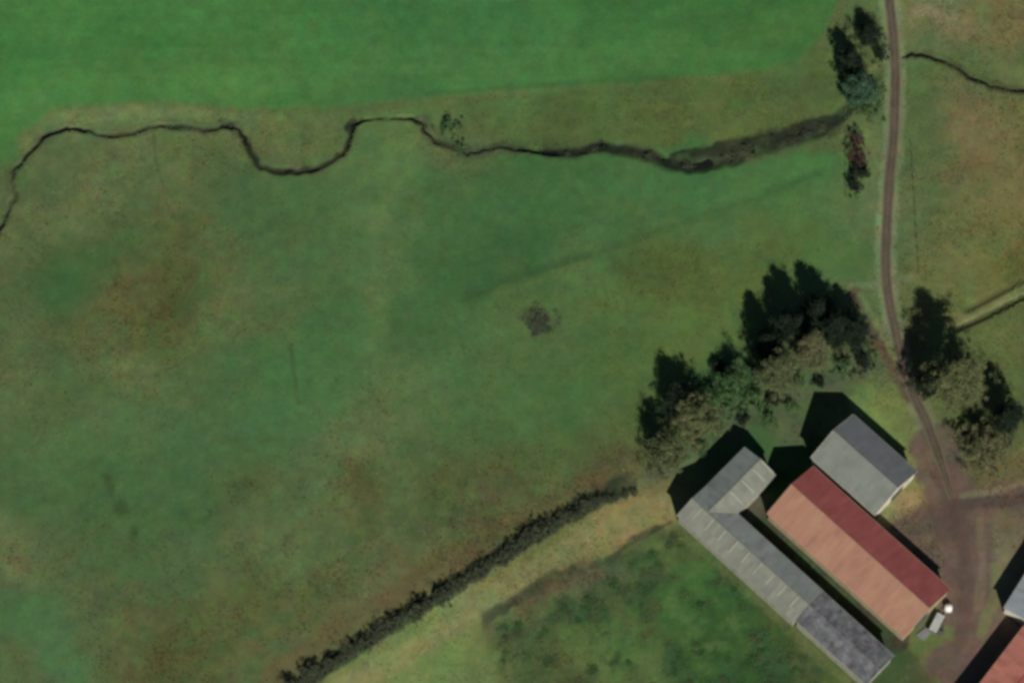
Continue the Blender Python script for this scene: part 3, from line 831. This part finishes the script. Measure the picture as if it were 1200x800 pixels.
protos = {
    'hedge': [shrub_proto(2.9, 1.9, ((70, 80, 60), (58, 68, 52), (84, 90, 68)), 0.35, 100 + i) for i in range(4)],
    'green': [shrub_proto(2.2, 1.9, GREEN, 0.2, 110 + i) for i in range(2)],
    'brown': [shrub_proto(2.2, 1.7, BROWN, 0.5, 120 + i) for i in range(2)],
    'dark': [shrub_proto(2.0, 1.7, DARK, 0.3, 130 + i) for i in range(2)],
}
def shrub(name, label, kind, u, v, s=1.0, sz=None, group=None, i=0):
    x, y = P(u, v)
    o = thing(name, label, 'shrub', (x, y, ground_at(x, y) - 0.05), random.uniform(0, 6.28), group)
    sz = sz or s
    o.scale = (s, s, sz)
    for src in protos[kind][i % len(protos[kind])]:
        c = src.copy()
        col.objects.link(c)
        c.parent = o
    return o

hline = smooth_line([(338, 806), (390, 776), (450, 738), (510, 700), (560, 670), (610, 640), (650, 614), (690, 594), (745, 578)], 2.0)
hl = np.r_[0, np.cumsum(np.hypot(*np.diff(hline, axis=0).T))]
n_h = 62
for i in range(n_h):
    if random.random() < 0.1:
        continue
    t = (i + random.uniform(-.25, .25)) / (n_h - 1) * hl[-1]
    u, v = np.interp(t, hl, hline[:, 0]), np.interp(t, hl, hline[:, 1])
    s = random.choice((0.65, 0.8, 0.9, 1.0, 1.1, 1.3)) * random.uniform(.9, 1.1) * (0.8 + 0.2 * min(1, (n_h - i) / 12))
    shrub('hedge_shrub', 'dark scrubby shrub in the long diagonal hedgerow beside the pale grass lane', 'hedge', u + random.uniform(-3, 3), v + random.uniform(-3, 4), s, s * random.uniform(0.5, 0.9),
          'shrubs of the diagonal hedgerow', i)
for i, (u, v, s) in enumerate([(640, 176, .5), (664, 180, .5), (690, 176, .6), (712, 172, .55), (738, 178, .7), (756, 186, .7), (776, 190, .8), (800, 192, .8), (822, 188, .8), (840, 182, .7), (858, 184, .75),
                               (872, 174, .7), (888, 176, .65), (902, 166, .7), (920, 166, .65), (936, 156, .6), (950, 160, .6), (966, 148, .6)]):
    q = random.uniform(0.35, 1.25)
    shrub('bank_shrub', 'low dark scrub bush on the stream bank, east half of the stream', 'hedge' if i % 3 else 'dark', u + random.uniform(-8, 8), v + random.uniform(-4, 3), s * q * 1.1, s * q * .55, 'bushes along the stream bank', i)
shrub('shrub', 'rounded green bush north of the stream where it turns at the short straight reach', 'green', 527, 150, 1.3, .9)
shrub('shrub', 'small low bush beside the stream south-east of the rounded green bush', 'green', 540, 172, .8, .5)
shrub('rush_clump', 'isolated flat dark green clump alone in the middle of the pasture', 'hedge', 631, 377, 2.1, .2)
for k, (u, v, s, kind, lab) in enumerate([
        (1004, 165, 1.3, 'brown', 'reddish-brown shrub on the western roadside, nearest the stream'),
        (1006, 186, 1.5, 'brown', 'reddish-brown shrub midway down the western roadside row'),
        (1009, 204, 1.6, 'dark', 'dark shrub near the southern end of the western roadside row'),
        (1001, 220, 1.2, 'dark', 'dark small shrub at the southern end of the western roadside row'),
        (1018, 130, 1.5, 'green', 'green shrub directly south-east of the blue-green roadside tree'),
        (1031, 66, 1.2, 'dark', 'dark shrub on the road edge at the stream crossing'),
        (1030, 110, .8, 'green', 'small green shrub between the blue-green tree and the road')]):
    shrub('shrub', lab, kind, u, v, s, s * 1.1, G3, k)
for k, (u, v, s, kind, lab) in enumerate([
        (884, 470, 1.6, 'green', 'green bush under the copse just north of the short shed wing'),
        (900, 492, 1.2, 'green', 'green bush closest to the north corner of the short shed wing'),
        (858, 478, 1.3, 'green', 'green bush between the olive tree and the short shed wing'),
        (838, 500, 1.2, 'green', 'green bush against the north-west shadow of the short shed wing'),
        (840, 432, 1.3, 'dark', 'dark bush on the north edge of the copse'),
        (1012, 425, 1.5, 'dark', 'dark bush beside the brown side track at the east of the copse'),
        (988, 432, 1.3, 'green', 'green bush between the grey-brown tall tree and the brown side track'),
        (846, 466, 1.2, 'green', 'green bush at the southern foot of the low broad green tree'),
        (872, 492, 1.0, 'dark', 'dark little bush between the green bushes north of the short shed wing'),
        (925, 476, 1.0, 'green', 'green bush south of the pale tall tree, near the grey barn shadow'),
        (906, 470, 1.2, 'dark', 'dark bush at the southern foot of the pale tall tree'),
        (934, 448, 1.1, 'green', 'green bush between the pale tall tree and the grey-brown tall tree'),
        (960, 450, 1.0, 'dark', 'dark bush north of the grey barn shadow apex'),
        (822, 524, 1.2, 'green', 'green bush south of the olive rounded tree'),
        (886, 436, 1.2, 'dark', 'dark bush between the low broad green tree and the pale tall tree'),
        (800, 535, 1.2, 'green', 'green bush between the pale western tree and the long shed')]):
    shrub('shrub', lab, kind, u, v, s, s * .9, 'bushes around the copse', k)

def brambles():
    u = rng.uniform(560, 1000, 9000); v = rng.uniform(600, 830, 9000)
    xy = np.array([P(a, b) for a, b in zip(u, v)])
    bl = v - (806 - 0.565 * (u - 400))
    nn_ = fbm(xy[:, 0], xy[:, 1], 6.0, 1, 5, 0.7)
    off = (u - 793) * 0.68 - (v - 612) * 0.73        # distance from the long shed
    keep = (bl > 34) & (off < -12) & (nn_ > 0.06)
    xy = xy[keep][:170]
    z = relief(xy[:, 0], xy[:, 1])
    cl = np.stack([xy[:, 0], xy[:, 1], z + rng.uniform(0.05, 0.35, len(xy))], 1)
    vt, f, c = crown_cloud(cl, 110, 1.5, 0.26, ((66, 98, 56), (60, 92, 52), (78, 104, 60), (88, 92, 62)), 0.12, 77, clamp=False)
    zc = np.repeat(cl[:, 2], 440)
    vt[:, 2] = zc + (vt[:, 2] - zc) * 0.22 + 0.12
    o = mk('brambles', vt, f, M['leaf'], cols=c)
    o['kind'] = 'stuff'
    tag(o, 'low green bramble scrub spread over the rough slope below the long grey shed', 'brambles')
brambles()

# ------------------------------------------------------------------ buildings
def slope_mesh(L, run, z0, z1, y0, y1, x0, c, sheet=1.05, seed=0, amp=0.10, rows=3, prof=0.045):
    """one profiled sheet slope from (y0,z0) eave to (y1,z1) ridge, along x; thickness below"""
    r = np.random.default_rng(seed)
    nx = max(4, int(round(L / 0.26)))
    nx += nx % 2
    ny = rows * 2
    ns = int(L / sheet) + 2
    tint = 1 + r.normal(0, amp, (ns, rows))[:, :, None] * np.array([1, 1, 1]) + r.normal(0, amp * .25, (ns, rows, 3))
    V_, Cc = [], []
    fl = math.hypot(y1 - y0, z1 - z0)
    nrm = (-(z1 - z0) / fl * (1 if y1 > y0 else -1), abs(y1 - y0) / fl)
    for i in range(nx + 1):
        x = x0 + L * i / nx
        up = prof if (i % 2) else 0.0
        for j in range(ny + 1):
            t = j / ny
            V_.append((x, y0 + (y1 - y0) * t + nrm[0] * up, z0 + (z1 - z0) * t + nrm[1] * up))
            Cc.append(np.array(c) * tint[min(ns - 1, int((x - x0) / sheet)), min(rows - 1, int(t * rows * 0.999))])
    n0 = len(V_)
    idx = np.arange(n0).reshape(nx + 1, ny + 1)
    F_ = [tuple(q) for q in np.stack([idx[:-1, :-1].ravel(), idx[1:, :-1].ravel(), idx[1:, 1:].ravel(), idx[:-1, 1:].ravel()], 1).tolist()]
    # underside
    th = 0.09
    b = n0
    for x in (x0, x0 + L):
        for (y, z) in ((y0, z0), (y1, z1)):
            V_.append((x, y - nrm[0] * th, z - nrm[1] * th))
            Cc.append(np.array(c) * 0.7)
    F_.append((b, b + 1, b + 3, b + 2))
    F_.append((int(idx[0, 0]), int(idx[0, -1]), b + 1, b))
    F_.append((int(idx[-1, 0]), b + 2, b + 3, int(idx[-1, -1])))
    F_.append(tuple([b] + [b + 2] + [int(q) for q in idx[::-1, 0]]))
    return V_, F_, np.clip(np.array(Cc), 0.005, 0.8)

def fit_rect(corners, z):
    """corners W, N, E, S of a roof seen at eave height z -> centre, angle of the long axis, length, width"""
    w, n, e, s = [np.array(P(u, v, z)) for u, v in corners]
    ax = (e - n) + (s - w)
    ang = math.atan2(ax[1], ax[0])
    cen = (w + n + e + s) / 4
    d = np.array([math.cos(ang), math.sin(ang)])
    nn = np.array([-d[1], d[0]])
    Ln = ((e - n) @ d + (s - w) @ d) / 2
    Wd = ((n - w) @ nn + (e - s) @ nn) / 2
    return cen, ang, Ln, Wd

def body(root, L, W, ze, zr, x0, cN, cS, mN, mS, mw, seed, over=0.35, rows=3, amp=0.08, yc=0.0, caps=True, cap_mat=None, gut=None, trim=None, open_start=False):
    """walls, two slopes, ridge cap, gutters of one gabled range running along +x from x0; +y is the north-east slope"""
    hw = W / 2 - over
    xa, xb = x0 + over, x0 + L - over
    k = (zr - ze) / (W / 2)
    zw = ze + over * k - 0.10
    zt = zr - 0.10
    V_, F_ = [], []
    for x in (xa, xb):
        V_ += [(x, yc - hw, -0.3), (x, yc + hw, -0.3), (x, yc + hw, zw), (x, yc, zt), (x, yc - hw, zw)]
    F_ = [(0, 4, 3, 2, 1), (5, 6, 7, 8, 9), (0, 5, 9, 4), (1, 2, 7, 6), (4, 9, 8, 3), (2, 3, 8, 7), (0, 1, 6, 5)]
    mk('wall', V_, F_, mw, root)
    for sgn, c, m in ((1, cN, mN), (-1, cS, mS)):
        v, f, cc = slope_mesh(L, W / 2, ze, zr, yc + sgn * W / 2, yc, x0, c, seed=seed + sgn, amp=amp, rows=rows)
        if sgn > 0:
            f = [tuple(reversed(q)) for q in f]
        o = mk('roof_slope', v, f, m, root, cols=cc)
    if caps:
        mb = MB()
        mb.add([(x0 - .03, yc - .22, zr - .22 * k + .06), (x0 - .03, yc, zr + .07), (x0 - .03, yc + .22, zr - .22 * k + .06),
                (x0 + L + .03, yc - .22, zr - .22 * k + .06), (x0 + L + .03, yc, zr + .07), (x0 + L + .03, yc + .22, zr - .22 * k + .06)],
               [(0, 3, 4, 1), (1, 4, 5, 2), (0, 1, 2), (3, 5, 4), (0, 2, 5, 3)])
        mk('ridge_cap', mb.v, mb.f, cap_mat or mS, root, cols=np.tile(np.array(cS) * 0.92, (len(mb.v), 1)))
    if gut is not None:
        for sgn in (1, -1):
            y = yc + sgn * (W / 2 + 0.06)
            mb = MB()
            mb.tube([(x0, y, ze - 0.08), (x0 + L, y, ze - 0.08)], 0.085, 8)
            g = mb.build('gutter', gut, root)
    if trim is not None:
        for x in (x0 - 0.04, x0 + L + 0.04):
            mb = MB()
            for sgn in (1, -1):
                y0, y1 = yc + sgn * (W / 2), yc
                a = x - 0.03
                b = x + 0.03
                mb.add([(a, y0, ze - .2), (a, y1, zr - .2), (a, y1, zr + .06), (a, y0, ze + .06), (b, y0, ze - .2), (b, y1, zr - .2), (b, y1, zr + .06), (b, y0, ze + .06)],
                       [(0, 1, 2, 3), (7, 6, 5, 4), (0, 4, 5, 1), (3, 2, 6, 7), (0, 3, 7, 4), (1, 5, 6, 2)])
            mb.build('barge_board', trim, root)

def sliding_door(root, x, yc, w, h, face=1):
    """a door on the gable at x, 3 cm proud"""
    mb = MB()
    xa, xb = (x + 0.01, x + 0.09) if face > 0 else (x - 0.09, x - 0.01)
    n = int(w / 0.5)
    for i in range(n):
        y0 = yc - w / 2 + w * i / n
        mb.box(xa, xb + (0.02 if i % 2 else 0) * face, y0, y0 + w / n - 0.004, -0.05, h)
    d = mb.build('door', M['door'], root)
    mb = MB()
    xo = x + 0.16 * face
    mb.box(min(xo, xo + .05 * face), max(xo, xo + .05 * face), yc + w * .38, yc + w * .38 + 0.06, 1.0, 1.4)
    mb.build('handle', M['steel'], d)
    mb = MB()
    mb.tube([(x + .12 * face, yc - w * .55, h + .12), (x + .12 * face, yc + w * .9, h + .12)], 0.06, 6)
    mb.build('door_rail', M['steel'], root)

RED_L, RED_D = alb(155, 115, 96), alb(157, 88, 85)
GRY_L, GRY_D = alb(119, 125, 117), alb(118, 122, 124)

def rotz(ang):
    return ang

# the red barn
ze, zr = 5.0, 8.9
cen, ang, Ln, Wd = fit_rect([(901, 603), (951, 544), (1109, 685), (1065, 751)], ze)
root = thing('barn', 'long barn with a red metal roof, faded pink on its south-west slope', 'barn', (cen[0], cen[1], 0), ang)
body(root, Ln, Wd, ze, zr, -Ln / 2, RED_D, RED_L, M['red_new'], M['red_old'], M['tan_wall'], 41, gut=M['gutter'], trim=M['gutter'], amp=0.05)
sliding_door(root, Ln / 2 - 0.35, -1.5, 4.2, 3.9)
RED_ANG = ang

# the grey barn behind it
cen, ang, Ln, Wd = fit_rect([(952, 539), (998, 482), (1070, 549), (1031, 606)], 5.4)
root = thing('barn', 'grey sheet-roofed barn joined to the north-east side of the red barn', 'barn', (cen[0], cen[1], 0), RED_ANG)
body(root, Ln, Wd, 5.4, 9.4, -Ln / 2, GRY_D, GRY_L, M['grey_sheet'], M['grey_sheet'], M['white_wall'], 51, gut=M['ggutter'], trim=M['white_wall'], amp=0.04)
sliding_door(root, Ln / 2 - 0.35, 1.0, 4.0, 4.0)

# the L-shaped shed
ze, zr = 5.6, 7.0
a0 = np.array(P(793, 603, ze))
d = np.array([math.cos(RED_ANG), math.sin(RED_ANG)])
nn = np.array([-d[1], d[0]])
Wm = 9.9
org = a0 + nn * Wm / 2                      # middle of the north-west gable
root = thing('shed', 'long low L-shaped grey shed with pale rooflights, south-west of the red-roofed barn', 'shed', (org[0], org[1], 0), RED_ANG)
endp = np.array(P(1046, 770, ze))
Lt = float((endp - org) @ d)
mid = np.array(P(942, 716, ze))
L1 = float((mid - org) @ d)
SH_L, SH_D = alb(126, 129, 117), alb(122, 129, 126)
body(root, L1, Wm, ze, zr, 0, SH_D, SH_L, M['grey_sheet'], M['grey_sheet'], M['grey_wall'], 61, gut=M['ggutter'], amp=0.07)
SLT = alb(98, 99, 102)
ol = set(o.name for o in root.children)
body(root, Lt - L1, Wm - 0.5, ze - 0.10, ze + 0.75, L1 + 0.03, SLT, SLT, M['slate'], M['slate'], M['grey_wall'], 66, gut=M['ggutter'], amp=0.14, yc=0.2)
for o in root.children:
    if o.name not in ol and o.name.startswith('roof_slope'):
        o['label'] = 'dark mottled slate-grey roof of the south-east end'
# the short wing, running north-east from the north-west end
Lw = Wm / 2 + 13.0
wing = bpy.data.objects.new('wing', None)
link(wing, root)
wing.location = (Wm / 2, 0, 0)
wing.rotation_euler = (0, 0, math.pi / 2)
body(wing, Lw, Wm, ze, zr - 0.05, 0, SH_D, SH_L, M['grey_sheet'], M['grey_sheet'], M['grey_wall'], 71, gut=None, amp=0.07)
# pale rooflights
def rooflight(parent, x, w, sgn, f0, f1, W, ze, zr):
    k = (zr - ze) / (W / 2)
    mb = MB()
    ya, yb = sgn * W / 2 * f0, sgn * W / 2 * f1
    za, zb = zr - abs(ya) * k, zr - abs(yb) * k
    e = 0.10
    v = [(x, ya, za + e), (x + w, ya, za + e), (x + w, yb, zb + e), (x, yb, zb + e), (x, ya, za - .02), (x + w, ya, za - .02), (x + w, yb, zb - .02), (x, yb, zb - .02)]
    f = [(0, 1, 2, 3), (7, 6, 5, 4), (0, 4, 5, 1), (1, 5, 6, 2), (2, 6, 7, 3), (3, 7, 4, 0)]
    if sgn > 0:
        f = [tuple(reversed(q)) for q in f]
    mb.add(v, f)
    mb.build('rooflight', M['skylight'], parent)
x = 3.2
while x < L1 - 1.5:
    rooflight(root, x, 0.38, -1, 0.06, 0.66, Wm, ze, zr)
    x += 3.75
for x in (Wm / 2 + 2.2, Wm / 2 + 6.0, Wm / 2 + 9.8, Wm / 2 + 12.6):
    rooflight(wing, x, 0.4, -1, 0.08, 0.85, Wm, ze, zr - .05)

# the two buildings at the south-east corner
def corner_barn(label, wc, ax_pts, length, width, ze, zr, cN, cS, mN, mS, mw, seed, gut):
    p = np.array(P(*wc, ze))
    q0, q1 = np.array(P(*ax_pts[0], ze)), np.array(P(*ax_pts[1], ze))
    a = math.atan2(*(q1 - q0)[::-1])
    d_ = np.array([math.cos(a), math.sin(a)])
    n_ = np.array([-d_[1], d_[0]])
    c = p - n_ * width / 2
    r = thing('barn', label, 'barn', (c[0], c[1], 0), a)
    body(r, length, width, ze, zr, 0, cN, cS, mN, mS, mw, seed, gut=gut, amp=0.05)
    return r
corner_barn('grey-roofed barn cut off by the right edge of the view, across the yard', (1176, 712), ((1176, 712), (1200, 674)), 17, 13, 4.4, 5.6, alb(150, 158, 160), alb(120, 126, 126),
            M['grey_sheet'], M['grey_sheet'], M['white_wall'], 81, M['ggutter'])
corner_barn('red-roofed barn at the bottom right corner, across the yard', (1124, 832), ((1124, 832), (1201, 731)), 25.2, 14, 4.4, 6.0, alb(186, 122, 106), alb(150, 80, 74),
            M['red_new'], M['red_new'], M['white_wall'], 91, M['gutter'])

# ------------------------------------------------------------------ yard clutter
x, y = P(1111, 713)
t = thing('water_tank', 'bright white round tank outside the south-east end of the red-roofed barn', 'tank', (x, y, 0))
mb = MB()
mb.lathe([(1.02, 0.1), (1.05, 0.2), (1.05, 0.75), (1.08, 0.8), (1.05, 0.85), (1.05, 1.4), (0.98, 1.52), (0.6, 1.78), (0.3, 1.84)], 28)
mb.build('shell', M['white'], t, smooth=True)
t.scale = (0.85, 0.85, 0.9)
mb = MB(); mb.lathe([(0.3, 1.83), (0.31, 1.95), (0.22, 1.99)], 18); mb.build('lid', M['white'], t)
mb = MB(); mb.box(-1.15, 1.15, -1.15, 1.15, -0.05, 0.1); mb.build('plinth', M['grey_wall'], t)

x, y = P(1098, 732)
t = thing('trailer', 'pale grey flat farm trailer parked beside the white tank', 'trailer', (x, y, 0), math.radians(62))
t.scale = (1.25, 1.25, 1.1)
mb = MB(); mb.box(-2.0, 2.0, -0.95, 0.95, 0.75, 0.87)
for i in range(12):
    mb.box(-1.98 + i * .33, -1.98 + i * .33 + .30, -.93, .93, .872, .90)
mb.build('deck', M['trailer'], t)
mb = MB(); mb.box(-2.0, 2.0, -.95, -.90, .902, 1.25); mb.box(-2.0, 2.0, .90, .95, .902, 1.25); mb.box(-2.05, -2.003, -.95, .95, .902, 1.25); mb.build('side_board', M['steel'], t)
mb = MB(); mb.tube([(2.0, -.5, .78), (3.2, 0, .6)], .05); mb.tube([(2.0, .5, .78), (3.2, 0, .6)], .05); mb.tube([(3.1, 0, .6), (3.5, 0, .6)], .06); mb.build('drawbar', M['steel'], t)
for yy in (-1.08, 1.08):
    wv = []
    mb = MB()
    mb.tube([(0, yy - .12, .38), (0, yy - .1, .38), (0, yy + .1, .38), (0, yy + .12, .38)], [.30, .38, .38, .30], 18)
    w = mb.build('wheel', M['rubber'], t)
    mb = MB(); mb.tube([(0, yy - .13, .38), (0, yy + .13, .38)], .18, 14); mb.build('rim', M['steel'], w)

x, y = P(1085, 744)
t = thing('roofing_sheets', 'pale metal roofing sheets lying by the end wall of the red-roofed barn', 'metal sheets', (x, y, 0), math.radians(50))
for k, (dx, dy, rz) in enumerate([(0, 0, 0), (.3, .5, .25), (-.2, .9, -.2)]):
    mb = MB()
    n = 14
    for i in range(n):
        z_ = 0.06 + k * .09 + (0.03 if i % 2 else 0)
        mb.box(-1.3, 1.3, -.55 + i * 1.1 / n, -.55 + (i + 1) * 1.1 / n - .002, z_, z_ + .02)
    q = mb.build('sheet', M['steel'], t)
    q.location = (dx, dy, 0)
    q.rotation_euler = (0, 0, rz)

x, y = P(1104, 742)
t = thing('pallet_stack', 'weathered stack of wooden pallets lying beside the trailer', 'pallets', (x, y, 0), math.radians(30))
for k in range(4):
    mb = MB()
    for i in range(6):
        mb.box(-.6 + i * .21, -.6 + i * .21 + .14, -.5, .5, k * .15 + .10, k * .15 + .125)
    for yy in (-.48, -.05, .38):
        mb.box(-.6, .59, yy, yy + .1, k * .15 + .0, k * .15 + .098)
    mb.build('pallet', M['wood'], t)

# ------------------------------------------------------------------ fences
def fence(label, pts, gap, h=1.15, rails=0):
    line = smooth_line(pts, 1.0)
    w = np.array([P(u, v) for u, v in line])
    s = np.r_[0, np.cumsum(np.hypot(*np.diff(w, axis=0).T))]
    n = max(2, int(round(s[-1] / gap)) + 1)
    pp = [(float(np.interp(t, s, w[:, 0])), float(np.interp(t, s, w[:, 1]))) for t in np.linspace(0, s[-1], n)]
    x0, y0 = pp[0]
    r = thing('fence', label, 'fence', (x0, y0, ground_at(x0, y0)))
    zb = ground_at(x0, y0)
    loc = [(x - x0, y - y0, ground_at(x, y) - zb) for x, y in pp]
    for (x, y, z) in loc:
        mb = MB()
        mb.tube([(x, y, z - .3), (x, y, z + h), (x, y, z + h + .05)], [.075, .07, .02], 7)
        mb.build('post', M['wood'], r)
    mb = MB()
    for f in (0.35, 0.65, 0.93):
        mb.tube([(x, y + .085, z + h * f) for x, y, z in loc], .012, 4)
    mb.build('wire', M['wire'], r)
fence('thin wire fence on the west side of the roadside shrubs', [(990, 132), (991, 170), (992, 232)], 2.6)
fence('thin wire fence running north to south in the rough field east of the road', [(1068, 170), (1071, 220), (1074, 270), (1077, 322)], 3.0)
